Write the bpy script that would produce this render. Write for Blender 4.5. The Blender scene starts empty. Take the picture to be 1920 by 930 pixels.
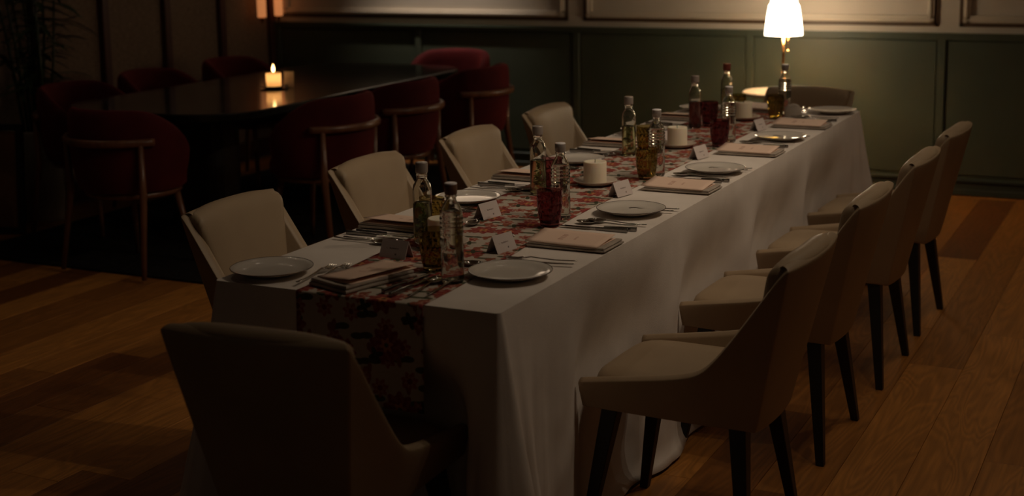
import bpy, bmesh, math, random
from mathutils import Vector, Matrix, noise
random.seed(7)
C = bpy.context.scene.collection
S = bpy.context.scene
PI = math.pi
# ------------------------------------------------------------------ camera
H = 0.79                 # height of the laid table
W, L = 0.797, 3.737      # the long table
F, CY = 2611.13, 289.97
YAW, PITCH, ROLL = 0.45702, 0.16027, -0.01599
fw = Vector((-math.sin(YAW)*math.cos(PITCH), math.cos(YAW)*math.cos(PITCH), -math.sin(PITCH)))
rt = Vector((math.cos(YAW), math.sin(YAW), 0)); up = rt.cross(fw)
r2 = rt*math.cos(ROLL)+up*math.sin(ROLL); u2 = -rt*math.sin(ROLL)+up*math.cos(ROLL)
cam = bpy.data.cameras.new('camera'); co = bpy.data.objects.new('camera', cam); C.objects.link(co)
co.matrix_world = Matrix(((r2.x, u2.x, -fw.x, 2.16966), (r2.y, u2.y, -fw.y, -2.71448), (r2.z, u2.z, -fw.z, 1.645), (0, 0, 0, 1)))
cam.sensor_width = 36; cam.lens = F/1920*36; cam.shift_y = (CY-465)/1920
cam.clip_start = 0.05; cam.clip_end = 60
cam.dof.use_dof = True; cam.dof.focus_distance = 4.15; cam.dof.aperture_fstop = 2.8
S.camera = co
# ------------------------------------------------------------------ world and light
wd = bpy.data.worlds.new('world'); S.world = wd; wd.use_nodes = True
wd.node_tree.nodes['Background'].inputs[0].default_value = (1, .82, .62, 1)
wd.node_tree.nodes['Background'].inputs[1].default_value = 0.014
S.view_settings.view_transform = 'Standard'; S.view_settings.look = 'None'
S.view_settings.exposure = 0.0; S.view_settings.gamma = 1.0; S.view_settings.use_curve_mapping = False
WARM = (1, .80, .58)
def spot(x, y, z, e, ang=80, r=.025, col=WARM, tx=None, ty=None, blend=.6):
    l = bpy.data.lights.new('downlight', 'SPOT'); l.energy = e; l.color = col
    l.spot_size = math.radians(ang); l.spot_blend = blend; l.shadow_soft_size = r
    o = bpy.data.objects.new('downlight', l); C.objects.link(o); o.location = (x, y, z)
    if tx is not None:
        o.rotation_euler = (Vector((tx, ty, 0))-Vector((x, y, z))).to_track_quat('-Z', 'Y').to_euler()
    return o
CEIL = 2.85
# ceiling downlights above the aisle on the right and, dimmer, over the room (x, y, energy)
LIGHTS = [(1.75, .9, 8.5), (1.75, 1.9, 8.5), (1.75, 2.9, 6.5), (1.75, 3.9, 3.5),
          (.35, 1.3, 1.5), (.35, 2.4, 1.5), (-1.2, 1.2, 3.2), (-1.5, 5.3, 1.2), (-3.6, 5.0, .5), (-3.6, 2.2, 1.6)]
for (x, y, e) in LIGHTS: spot(x, y, CEIL-.03, e, 110)
# accent downlights tilted towards the long table and its left-hand chairs
TILT = [(2.0, .75, 20), (2.0, 1.65, 33), (2.0, 2.4, 30), (2.0, 3.1, 15)]
for (x, y, e) in TILT: spot(x, y, CEIL-.03, e, 62, .025, WARM, -.72, y, 1.0)
# wall washer for the cream panels of the back wall, left of the middle
WASH = [(-2.6, 5.60, 150)]
for (x, y, e) in WASH: spot(x, y, CEIL-.03, e, 58, .03, (1, .86, .72), x-.05, 6.75, 1.0)
LIGHTS += TILT+WASH

# ------------------------------------------------------------------ materials
def mat(name, col, rough=.6, metal=0, spec=.5, **kw):
    m = bpy.data.materials.new(name); m.use_nodes = True
    b = m.node_tree.nodes['Principled BSDF']
    b.inputs['Base Color'].default_value = (*col, 1); b.inputs['Roughness'].default_value = rough
    b.inputs['Metallic'].default_value = metal; b.inputs['Specular IOR Level'].default_value = spec
    for k, val in kw.items(): b.inputs[k.replace('_', ' ')].default_value = val
    return m
def NT(m):
    t = m.node_tree; return t, t.nodes['Principled BSDF'], (lambda k, **kw: _nd(t, k, kw)), t.links.new
def _nd(t, k, kw):
    n = t.nodes.new(k)
    for a, v in kw.items():
        if a.startswith('i_'): n.inputs[a[2:].replace('_', ' ')].default_value = v
        else: setattr(n, a, v)
    return n
def vary(m, c1, c2, scale=8, detail=4, stretch=(1, 1, 1), bump=0.0, bscale=None, lo=.35, hi=.65, rnd=0):
    """noise between two colours, optional bump, optional per object brightness"""
    t, b, nd, ln = NT(m)
    tc = nd('ShaderNodeTexCoord'); mp = nd('ShaderNodeMapping', i_Scale=stretch); ln(tc.outputs['Object'], mp.inputs[0])
    n = nd('ShaderNodeTexNoise', i_Scale=scale, i_Detail=detail); ln(mp.outputs[0], n.inputs[0])
    r = nd('ShaderNodeValToRGB'); r.color_ramp.elements[0].position = lo; r.color_ramp.elements[1].position = hi
    r.color_ramp.elements[0].color = (*c1, 1); r.color_ramp.elements[1].color = (*c2, 1); ln(n.outputs[0], r.inputs[0])
    out = r.outputs[0]
    if rnd:
        oi = nd('ShaderNodeObjectInfo'); mr = nd('ShaderNodeMapRange'); mr.inputs[3].default_value = 1-rnd; mr.inputs[4].default_value = 1+rnd
        ln(oi.outputs['Random'], mr.inputs[0]); h = nd('ShaderNodeHueSaturation'); ln(mr.outputs[0], h.inputs['Value']); ln(out, h.inputs['Color']); out = h.outputs[0]
    ln(out, b.inputs['Base Color'])
    if bump:
        n2 = nd('ShaderNodeTexNoise', i_Scale=bscale or scale*6, i_Detail=3); ln(mp.outputs[0], n2.inputs[0])
        bp = nd('ShaderNodeBump', i_Strength=bump, i_Distance=.01); ln(n2.outputs[0], bp.inputs['Height']); ln(bp.outputs[0], b.inputs['Normal'])
    return m
M = {}
M['cloth'] = vary(mat('linen_cloth', (.6, .54, .48), .9, spec=.15), (.71, .63, .56), (.79, .71, .64), 5, 5, bump=.12, bscale=420)
M['leather'] = vary(mat('tan_leather', (.4, .32, .22), .48, spec=.35), (.34, .245, .155), (.39, .285, .18), 4, 3, bump=.05, bscale=300)
M['black'] = mat('black_stained_wood', (.012, .010, .009), .45)
M['green'] = vary(mat('green_paint', (.05, .065, .045), .5), (.060, .070, .046), (.068, .080, .053), 3, 3, bump=.03, bscale=120)
M['cream'] = vary(mat('cream_paint', (.55, .47, .38), .6), (.53, .45, .36), (.58, .50, .41), 2, 3)
M['moulding'] = mat('moulding_paint', (.60, .51, .40), .5)
M['bead'] = mat('dark_bronze_paint', (.085, .045, .02), .5)
M['skirt'] = mat('dark_green_skirting', (.045, .055, .042), .4)
M['redwood'] = vary(mat('dark_red_wood', (.06, .02, .014), .45), (.055, .018, .012), (.085, .028, .018), 3, 4, (8, 8, 1))
M['weave'] = mat('woven_panel', (.15, .10, .07), .85)
M['velvet'] = vary(mat('red_velvet', (.16, .012, .012), .85, spec=.2), (.060, .004, .005), (.085, .006, .007), 6, 3, bump=.05)
M['velvet'].node_tree.nodes['Principled BSDF'].inputs['Sheen Weight'].default_value = .3
M['velvet'].node_tree.nodes['Principled BSDF'].inputs['Sheen Tint'].default_value = (.5, .06, .05, 1)
M['rail'] = vary(mat('walnut_wood', (.24, .10, .05), .32), (.13, .052, .026), (.19, .08, .04), 5, 4, (6, 6, 1))
M['marble'] = vary(mat('dark_marble', (.02, .02, .02), .13), (.010, .010, .009), (.060, .055, .046), 2.6, 8, lo=.45, hi=.75)
M['steel'] = mat('steel', (.58, .56, .53), .09, 1)
M['steel_dark'] = mat('brushed_steel', (.24, .225, .21), .22, 1)
M['brass'] = mat('brass', (.62, .36, .16), .25, 1)
M['china'] = mat('glazed_china', (.66, .60, .53), .08)
M['china_rim'] = mat('brown_glaze', (.045, .018, .012), .15)
M['dish'] = mat('cream_dish', (.55, .46, .38), .3)
M['wax'] = mat('candle_wax', (.80, .70, .54), .55, Subsurface_Weight=.35, Subsurface_Scale=.02)
M['wax'].node_tree.nodes['Principled BSDF'].inputs['Subsurface Radius'].default_value = (1, .5, .25)
m_ = bpy.data.materials.new('translucent_wax'); m_.use_nodes = True; t_ = m_.node_tree; t_.nodes.clear()
o_ = t_.nodes.new('ShaderNodeOutputMaterial'); mx_ = t_.nodes.new('ShaderNodeMixShader'); d_ = t_.nodes.new('ShaderNodeBsdfDiffuse'); tr_ = t_.nodes.new('ShaderNodeBsdfTranslucent')
d_.inputs[0].default_value = (.8, .7, .54, 1); tr_.inputs[0].default_value = (.9, .66, .40, 1); mx_.inputs[0].default_value = .6
t_.links.new(d_.outputs[0], mx_.inputs[1]); t_.links.new(tr_.outputs[0], mx_.inputs[2]); t_.links.new(mx_.outputs[0], o_.inputs[0]); M['glow_wax'] = m_
M['wick'] = mat('wick', (.02, .015, .01), .9)
M['napkin'] = vary(mat('napkin', (.52, .45, .38), .9, spec=.1), (.36, .30, .25), (.43, .36, .30), 30, 3)
M['pot'] = vary(mat('beige_pot', (.34, .27, .20), .8), (.30, .24, .18), (.37, .30, .23), 8, 3)
M['soil'] = mat('soil', (.02, .014, .01), .95)
M['leaf'] = vary(mat('leaf_green', (.022, .04, .014), .42), (.018, .032, .012), (.034, .06, .02), 6, 3, rnd=.3)
M['herb'] = vary(mat('herb', (.16, .19, .04), .6), (.09, .15, .03), (.30, .30, .07), 60, 3)
M['cap_white'] = mat('cap_top', (.8, .75, .75), .35)
M['cap_brown'] = mat('cap_brown', (.16, .075, .045), .4)
M['cap_grey'] = mat('cap_grey', (.34, .29, .26), .35, .3)
M['cap_red'] = mat('cap_red', (.22, .05, .035), .4)
M['plaster'] = mat('ceiling_paint', (.32, .28, .23), .8)
M['board'] = vary(mat('brown_board', (.18, .08, .03), .6), (.16, .07, .028), (.22, .10, .04), 4, 4)
M['rug'] = vary(mat('dark_rug', (.012, .010, .010), 1, spec=.1), (.008, .007, .007), (.02, .016, .015), 40, 4)
M['grey_fabric'] = mat('grey_fabric', (.05, .045, .04), .9)
def glassmat(name, col, rough=.02, ior=1.45):
    m = bpy.data.materials.new(name); m.use_nodes = True; t = m.node_tree; t.nodes.clear()
    o = t.nodes.new('ShaderNodeOutputMaterial'); g = t.nodes.new('ShaderNodeBsdfGlass')
    g.inputs['Color'].default_value = (*col, 1); g.inputs['Roughness'].default_value = rough; g.inputs['IOR'].default_value = ior
    t.links.new(g.outputs[0], o.inputs[0]); return m
M['glass'] = glassmat('clear_glass', (.96, .96, .94))
M['glass_green'] = glassmat('green_glass', (.74, .67, .45), .03)
M['glass_purple'] = glassmat('purple_glass', (.66, .44, .46), .03)
M['infusion'] = glassmat('green_infusion', (.90, .91, .70), .03, 1.33)
M['redinfusion'] = glassmat('red_infusion', (.50, .34, .34), .05, 1.33)
M['water'] = glassmat('still_water', (.97, .97, .97), 0, 1.33)
def emis(name, col, st):
    m = bpy.data.materials.new(name); m.use_nodes = True; b = m.node_tree.nodes['Principled BSDF']
    b.inputs['Base Color'].default_value = (*col, 1); b.inputs['Emission Color'].default_value = (*col, 1); b.inputs['Emission Strength'].default_value = st
    return m
M['shade'] = emis('lit_glass_shade', (1, .80, .54), 18)
M['flame'] = emis('candle_flame', (1, .62, .22), 9)
M['amber'] = emis('amber_lamp_glass', (1, .36, .12), .42)
M['bulb'] = emis('downlight_lens', (1, .82, .60), 40)
# ---- planks: tone per plank, grain along the plank
def plank_mat():
    m = mat('oak_plank', (.2, .1, .04), .42, spec=.4); t, b, nd, ln = NT(m)
    tc = nd('ShaderNodeTexCoord'); oi = nd('ShaderNodeObjectInfo')
    ad = nd('ShaderNodeVectorMath', operation='SCALE'); ad.inputs[3].default_value = 9
    cv = nd('ShaderNodeCombineXYZ'); [ln(oi.outputs['Random'], cv.inputs[i]) for i in range(3)]; ln(cv.outputs[0], ad.inputs[0])
    sm = nd('ShaderNodeVectorMath', operation='ADD'); ln(tc.outputs['Object'], sm.inputs[0]); ln(ad.outputs[0], sm.inputs[1])
    mp = nd('ShaderNodeMapping', i_Scale=(5.5, .75, 1)); ln(sm.outputs[0], mp.inputs[0])
    n1 = nd('ShaderNodeTexNoise', i_Scale=1.3, i_Detail=2, i_Distortion=.6); ln(mp.outputs[0], n1.inputs[0])
    mu = nd('ShaderNodeMath', operation='MULTIPLY'); mu.inputs[1].default_value = 95; ln(n1.outputs[0], mu.inputs[0])
    si = nd('ShaderNodeMath', operation='SINE'); ln(mu.outputs[0], si.inputs[0])
    mr = nd('ShaderNodeMapRange'); mr.inputs[1].default_value = -1; mr.inputs[3].default_value = .80; mr.inputs[4].default_value = 1.05; ln(si.outputs[0], mr.inputs[0])
    mp2 = nd('ShaderNodeMapping', i_Scale=(90, 4, 1)); ln(sm.outputs[0], mp2.inputs[0])
    n2 = nd('ShaderNodeTexNoise', i_Scale=1, i_Detail=4); ln(mp2.outputs[0], n2.inputs[0])
    mr2 = nd('ShaderNodeMapRange'); mr2.inputs[3].default_value = .6; mr2.inputs[4].default_value = 1.35; ln(n2.outputs[0], mr2.inputs[0])
    rp = nd('ShaderNodeValToRGB'); cr = rp.color_ramp; cr.elements[0].color = (.18, .060, .013, 1); cr.elements[1].color = (.54, .225, .050, 1)
    e = cr.elements.new(.5); e.color = (.37, .145, .03, 1); ln(oi.outputs['Random'], rp.inputs[0])
    a = nd('ShaderNodeMath', operation='MULTIPLY'); ln(mr.outputs[0], a.inputs[0]); ln(mr2.outputs[0], a.inputs[1])
    h = nd('ShaderNodeHueSaturation'); ln(a.outputs[0], h.inputs['Value']); ln(rp.outputs[0], h.inputs['Color']); ln(h.outputs[0], b.inputs['Base Color'])
    bp = nd('ShaderNodeBump', i_Strength=.25, i_Distance=.003); ln(a.outputs[0], bp.inputs['Height']); ln(bp.outputs[0], b.inputs['Normal'])
    return m
M['plank'] = plank_mat()
# ---- weave for the wall panels
def weave():
    m = M['weave']; t, b, nd, ln = NT(m); tc = nd('ShaderNodeTexCoord')
    mp = nd('ShaderNodeMapping', i_Scale=(1, 30, 130)); ln(tc.outputs['Object'], mp.inputs[0])
    n = nd('ShaderNodeTexNoise', i_Scale=1, i_Detail=3); ln(mp.outputs[0], n.inputs[0])
    r = nd('ShaderNodeValToRGB'); r.color_ramp.elements[0].position = .3; r.color_ramp.elements[1].position = .7
    r.color_ramp.elements[0].color = (.13, .085, .055, 1); r.color_ramp.elements[1].color = (.23, .15, .10, 1)
    ln(n.outputs[0], r.inputs[0]); ln(r.outputs[0], b.inputs['Base Color'])
weave()
# ---- floral runner print
def runner_mat():
    m = mat('floral_print', (.6, .5, .4), .9, spec=.1); t, b, nd, ln = NT(m)
    uv = nd('ShaderNodeUVMap'); uv.uv_map = 'uv'
    def math_(op, a, bb=None, c=None):
        n = nd('ShaderNodeMath', operation=op)
        for i, x in enumerate((a, bb, c)):
            if x is None: continue
            if isinstance(x, (int, float)): n.inputs[i].default_value = x
            else: ln(x, n.inputs[i])
        return n.outputs[0]
    cur = None
    def mixc(f, colA, colB):
        n = nd('ShaderNodeMix', data_type='RGBA'); ln(f, n.inputs[0])
        for i, x in ((6, colA), (7, colB)):
            if isinstance(x, tuple): n.inputs[i].default_value = (*x, 1)
            else: ln(x, n.inputs[i])
        return n.outputs[2]
    def flowers(scale, offs, rand, stretch=(1, 1, 1), rot=0):
        mp = nd('ShaderNodeMapping', i_Scale=tuple(s*scale for s in stretch), i_Location=offs, i_Rotation=(0, 0, rot)); ln(uv.outputs[0], mp.inputs[0])
        v = nd('ShaderNodeTexVoronoi', voronoi_dimensions='2D', i_Scale=1, i_Randomness=rand); ln(mp.outputs[0], v.inputs['Vector'])
        d = nd('ShaderNodeVectorMath', operation='SUBTRACT'); ln(mp.outputs[0], d.inputs[0]); ln(v.outputs['Position'], d.inputs[1])
        sp = nd('ShaderNodeSeparateXYZ'); ln(d.outputs[0], sp.inputs[0])
        ang = math_('ARCTAN2', sp.outputs[1], sp.outputs[0])
        sc = nd('ShaderNodeSeparateColor'); ln(v.outputs['Color'], sc.inputs[0])
        return v.outputs['Distance'], ang, sc.outputs[0], sc.outputs[1], sp
    def petal(d, ang, k, R, amp, phase=0.):
        w = math_('MULTIPLY', math_('SINE', math_('ADD', math_('MULTIPLY', ang, k), phase)), amp)
        return math_('SUBTRACT', math_('ADD', w, R), d)
    def step(x, wd_=.02):
        n = nd('ShaderNodeMapRange'); n.inputs[1].default_value = 0; n.inputs[2].default_value = wd_; ln(x, n.inputs[0]); return n.outputs[0]
    base = (.48, .41, .34)
    # vines
    nz = nd('ShaderNodeTexNoise', i_Scale=9, i_Detail=1); ln(uv.outputs[0], nz.inputs[0])
    vn = math_('SUBTRACT', .035, math_('ABSOLUTE', math_('SINE', math_('MULTIPLY', nz.outputs[0], 34))))
    cur = mixc(step(math_('MULTIPLY', vn, 3), .12), base, (.14, .07, .05))
    # leaves
    d, a, r, g, sp = flowers(9.5, (3.1, 1.7, 0), .9, (1, 1.9, 1), .5)
    cur = mixc(step(petal(d, a, 2, .22, .09)), cur, (.085, .085, .05))
    d, a, r, g, sp = flowers(10, (.4, 5.2, 0), .9, (1.8, 1, 1), -.4)
    cur = mixc(step(petal(d, a, 3, .21, .06)), cur, (.26, .085, .05))
    # small flowers
    d, a, r, g, sp = flowers(12.5, (7.3, .6, 0), .75)
    cur = mixc(step(petal(d, a, 7, .26, .05)), cur, (.33, .095, .065))
    cur = mixc(step(petal(d, a, 7, .17, .05, 1.5)), cur, (.42, .22, .16))
    cur = mixc(step(math_('SUBTRACT', .10, d)), cur, (.20, .03, .025))
    # big flowers
    d, a, r, g, sp = flowers(7.8, (2.2, 9.1, 0), .5)
    cur = mixc(step(petal(d, a, 9, .33, .045)), cur, (.25, .048, .042))
    cur = mixc(step(petal(d, a, 9, .26, .06, 1.5)), cur, (.33, .10, .075))
    cur = mixc(step(petal(d, a, 9, .20, .05, .2)), cur, (.23, .035, .034))
    cur = mixc(step(petal(d, a, 6, .13, .03)), cur, (.52, .20, .09))
    cur = mixc(step(math_('SUBTRACT', .055, d)), cur, (.10, .085, .04))
    # dark leaf pairs
    d, a, r, g, sp = flowers(7.8, (5.6, 12.4, 0), .6)
    cur = mixc(step(petal(d, a, 4, .13, .05)), cur, (.055, .06, .035))
    ln(cur, b.inputs['Base Color'])
    n2 = nd('ShaderNodeTexNoise', i_Scale=400, i_Detail=2); ln(uv.outputs[0], n2.inputs[0])
    bp = nd('ShaderNodeBump', i_Strength=.1, i_Distance=.004); ln(n2.outputs[0], bp.inputs['Height']); ln(bp.outputs[0], b.inputs['Normal'])
    return m
M['runner'] = runner_mat()
# ---- printed cards: short faint strokes where the photograph shows unreadable print
def card_mat(name, col, ink, rows, w0=.25, w1=.75):
    m = mat(name, col, .75, spec=.2); t, b, nd, ln = NT(m)
    uv = nd('ShaderNodeUVMap'); uv.uv_map = 'uv'; sp = nd('ShaderNodeSeparateXYZ'); ln(uv.outputs[0], sp.inputs[0])
    nz = nd('ShaderNodeTexNoise', i_Scale=38, i_Detail=1); mp = nd('ShaderNodeMapping', i_Scale=(1, .12, 1)); ln(uv.outputs[0], mp.inputs[0]); ln(mp.outputs[0], nz.inputs[0])
    def m_(op, a, bb):
        n = nd('ShaderNodeMath', operation=op)
        for i, x in enumerate((a, bb)):
            if isinstance(x, (int, float)): n.inputs[i].default_value = x
            else: ln(x, n.inputs[i])
        return n.outputs[0]
    tot = None
    for (y, hh, a0, a1) in rows:
        f = m_('MULTIPLY', m_('LESS_THAN', m_('ABSOLUTE', m_('SUBTRACT', sp.outputs[1], y), 0), hh), m_('MULTIPLY', m_('GREATER_THAN', sp.outputs[0], a0), m_('LESS_THAN', sp.outputs[0], a1)))
        tot = f if tot is None else m_('MAXIMUM', tot, f)
    f = m_('MULTIPLY', tot, m_('GREATER_THAN', nz.outputs[0], .46))
    n = nd('ShaderNodeMix', data_type='RGBA'); ln(f, n.inputs[0]); n.inputs[6].default_value = (*col, 1); n.inputs[7].default_value = (*ink, 1)
    ln(n.outputs[2], b.inputs['Base Color']); return m
M['menu'] = card_mat('peach_card', (.82, .59, .46), (.56, .33, .25), [(.60, .035, .3, .72), (.42, .015, .40, .62)])
M['tent'] = card_mat('place_card', (.58, .50, .47), (.16, .12, .11), [(.52, .035, .22, .72), (.22, .05, .56, .64)])

# ------------------------------------------------------------------ helpers
def add_box(bm, x0, x1, y0, y1, z0, z1, mtx=None):
    r = bmesh.ops.create_cube(bm, size=1)
    for v in r['verts']:
        v.co = Vector(((x0+x1)/2+v.co.x*(x1-x0), (y0+y1)/2+v.co.y*(y1-y0), (z0+z1)/2+v.co.z*(z1-z0)))
        if mtx: v.co = mtx @ v.co
    return r['verts']
def bevel(bm, w, seg=2):
    bmesh.ops.bevel(bm, geom=bm.edges[:], offset=w, segments=seg, affect='EDGES', profile=.6)
def add_lathe(bm, prof, n=32, c=(0, 0), mod=None):
    rings = []
    for i, (r, z) in enumerate(prof):
        if r < 1e-6: rings.append([bm.verts.new((c[0], c[1], z))]); continue
        ring = []
        for k in range(n):
            a = 2*PI*k/n; rr = r
            if mod: a, rr = mod(i, k, a, r)
            ring.append(bm.verts.new((c[0]+rr*math.cos(a), c[1]+rr*math.sin(a), z)))
        rings.append(ring)
    for A, B in zip(rings, rings[1:]):
        if len(A) == 1 and len(B) == 1: continue
        for k in range(n):
            k2 = (k+1) % n
            if len(A) == 1: bm.faces.new((A[0], B[k2], B[k]))
            elif len(B) == 1: bm.faces.new((A[k], A[k2], B[0]))
            else: bm.faces.new((A[k], A[k2], B[k2], B[k]))
def add_tube(bm, pts, rad, n=8, caps=True, flat=1.0):
    pts = [Vector(p) for p in pts]; rads = rad if isinstance(rad, (list, tuple)) else [rad]*len(pts)
    rings = []; prev = None
    for i, p in enumerate(pts):
        t = (pts[min(i+1, len(pts)-1)]-pts[max(i-1, 0)]).normalized()
        ref = Vector((0, 0, 1)) if abs(t.z) < .95 else Vector((1, 0, 0))
        s = t.cross(ref).normalized(); u = s.cross(t)
        rings.append([bm.verts.new(p+rads[i]*(s*math.cos(2*PI*k/n)+u*flat*math.sin(2*PI*k/n))) for k in range(n)])
    for A, B in zip(rings, rings[1:]):
        for k in range(n): bm.faces.new((A[k], A[(k+1) % n], B[(k+1) % n], B[k]))
    if caps: bm.faces.new(rings[0][::-1]); bm.faces.new(rings[-1])
def add_grid(bm, rows, closed=False):
    V = [[bm.verts.new(p) for p in r] for r in rows]
    for A, B in zip(V, V[1:]):
        m = len(A)
        for k in range(m if closed else m-1): bm.faces.new((A[k], A[(k+1) % m], B[(k+1) % m], B[k]))
    return V
def obj(name, bm, m, parent=None, smooth=False, sub=0, flip=True):
    if flip: bmesh.ops.recalc_face_normals(bm, faces=bm.faces[:])
    me = bpy.data.meshes.new(name); bm.to_mesh(me); bm.free()
    for mm in (m if isinstance(m, (list, tuple)) else [m]): me.materials.append(M[mm])
    if smooth: me.polygons.foreach_set('use_smooth', [True]*len(me.polygons))
    o = bpy.data.objects.new(name, me); C.objects.link(o)
    if parent: o.parent = parent
    if sub: s = o.modifiers.new('subdivision', 'SUBSURF'); s.levels = sub; s.render_levels = sub
    return o
def smooth_by_angle(o, deg=40):
    me = o.data
    me.polygons.foreach_set('use_smooth', [True]*len(me.polygons))
    me.set_sharp_from_angle(angle=math.radians(deg))
def tag(o, label, cat, group=None):
    o['label'] = label; o['category'] = cat
    if group: o['group'] = group
    return o
def thing(name, label, cat, loc=(0, 0, 0), rz=0, group=None):
    o = bpy.data.objects.new(name, None); C.objects.link(o); o.location = loc; o.rotation_euler = (0, 0, rz); o.empty_display_size = .05
    return tag(o, label, cat, group)
def struct(name, bm, m, **k):
    o = obj(name, bm, m, **k); o['kind'] = 'structure'; return o
def dup(root, loc, rz, label, rx=0):
    r = root.copy(); C.objects.link(r); r.location = loc; r.rotation_euler = (rx, 0, rz); r['label'] = label
    for ch in list(root.children):
        c = ch.copy(); C.objects.link(c); c.parent = r
        for g in ch.children:
            d = g.copy(); C.objects.link(d); d.parent = c
    return r
def once(proto_fn):
    """first call moves the prototype itself, later calls copy it"""
    st = {}
    def place(loc, rz, label):
        if 'p' not in st:
            st['p'] = proto_fn(label); st['p'].location = loc; st['p'].rotation_euler = (0, 0, rz); return st['p']
        return dup(st['p'], loc, rz, label)
    return place
BM = bmesh.new

# ================================================================== THE ROOM
WX0, WX1, WY0, WY1 = -4.128, 3.3, -3.6, 5.993
bm = BM(); add_box(bm, WX0-.1, WX1+.1, WY0, WY1+.1, -.12, -.012); floor = struct('floor', bm, 'rail')
# planks run along the table; end joints staggered
pitch = .195; x0 = 1.2675-pitch*28
plank_mesh = {}
def plank(xa, ya, yb):
    ln_ = round(yb-ya, 1)
    if ln_ not in plank_mesh:
        bm = BM(); add_box(bm, -pitch/2+.0005, pitch/2-.0005, -ln_/2+.0006, ln_/2-.0006, -.012, 0)
        top = [e for e in bm.edges if all(v.co.z > -.001 for v in e.verts)]
        bmesh.ops.bevel(bm, geom=top, offset=.0012, segments=1, affect='EDGES')
        o = obj('plank', bm, 'plank', floor); plank_mesh[ln_] = o
    else:
        o = plank_mesh[ln_].copy(); C.objects.link(o)
    o.location = (xa, (ya+yb)/2, 0)
for i in range(39):
    xa = x0+pitch*(i+.5)
    if xa < WX0+.05 or xa > WX1: continue
    y = WY0+round(random.uniform(-1.6, 0), 1)
    while y < WY1-.02:
        ln_ = random.choice((1.3, 1.6, 1.9, 2.2)); yb = min(y+ln_, WY1)
        if yb > WY0 and (yb-y) > .09: plank(xa, y if y > WY0 else WY0, yb)
        y += ln_
bm = BM(); add_box(bm, WX0-.1, WX1+.1, WY0, WY1+.1, CEIL, CEIL+.1); struct('ceiling', bm, 'plaster')
bm = BM(); add_box(bm, WX1, WX1+.1, WY0, WY1+.1, 0, CEIL); struct('wall_right', bm, 'cream')
# back wall: green wainscot below, cream panels above
bm = BM(); add_box(bm, WX0-.1, WX1, WY1, WY1+.1, 0, CEIL); wall = struct('wall_back', bm, 'cream')
ZR = .972
bm = BM(); add_box(bm, WX0, WX1, WY1-.006, WY1, .08, ZR); obj('wainscot_backing', bm, 'green', wall)
stiles = [-4.06, -2.842, -1.605, -.392, .802, 2.01, 3.2]
for i, x in enumerate(stiles):
    bm = BM(); add_box(bm, x-.024, x+.024, WY1-.024, WY1-.005, .1, ZR-.005); bevel(bm, .004, 1); obj('stile', bm, 'green', wall)
    if i < len(stiles)-1:
        bm = BM(); add_box(bm, x+.030, stiles[i+1]-.030, WY1-.013, WY1-.005, .125, ZR-.030); bevel(bm, .004, 1); obj('wainscot_panel', bm, 'green', wall)
bm = BM(); add_box(bm, WX0, WX1, WY1-.030, WY1-.002, ZR-.024, ZR); add_box(bm, WX0, WX1, WY1-.040, WY1-.002, ZR, ZR+.016)
obj('dado_rail', bm, 'green', wall)
for (xa, xb) in ((-4.02, -1.665), (-1.555, .776), (.896, 3.25)):
    za, zb = 1.026, 2.5
    for w_, z_, m_, nm in ((0, .024, 'bead', 'frame_bead'), (.024, .042, 'moulding', 'frame_moulding')):
        for (a, b_, c, d) in ((xa+w_, xb-w_, za+w_, za+w_+z_), (xa+w_, xb-w_, zb-w_-z_, zb-w_), (xa+w_, xa+w_+z_, za+w_, zb-w_), (xb-w_-z_, xb-w_, za+w_, zb-w_)):
            bm = BM(); add_box(bm, a, b_, WY1-(.010 if w_ == 0 else .020), WY1, c, d)
            if w_:
                if b_-a > d-c: add_box(bm, a, b_, WY1-.030, WY1, c+.010, c+.024)
                else: add_box(bm, a+.010, a+.024, WY1-.030, WY1, c, d)
            bevel(bm, .003, 1); obj(nm, bm, m_, wall)
bm = BM(); add_box(bm, WX0, WX1, WY1-.020, WY1-.001, .012, .085); add_box(bm, WX0, WX1, WY1-.034, WY1-.001, .004, .040); add_box(bm, WX0, WX1, WY1-.030, WY1-.001, .085, .103)
bevel(bm, .003, 1); struct('baseboard_back', bm, 'skirt')
# left wall: dark posts and woven panels
bm = BM(); add_box(bm, WX0-.1, WX0, WY0, WY1, 0, CEIL); wl = struct('wall_left', bm, 'redwood')
ys = [5.955-.6*k for k in range(9)]
for k, y in enumerate(ys):
    bm = BM(); add_box(bm, WX0, WX0+.05, y-.032, y+.032, .0, CEIL); bevel(bm, .006, 1); obj('post', bm, 'redwood', wl)
    if k: 
        bm = BM(); add_box(bm, WX0, WX0+.012, y+.034, ys[k-1]-.034, .12, CEIL-.02); obj('woven_panel', bm, 'weave', wl)
bm = BM(); add_box(bm, WX0, WX0+.03, ys[-1], ys[0], .0, .12); bevel(bm, .004, 1); struct('baseboard_left', bm, 'redwood')

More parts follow.
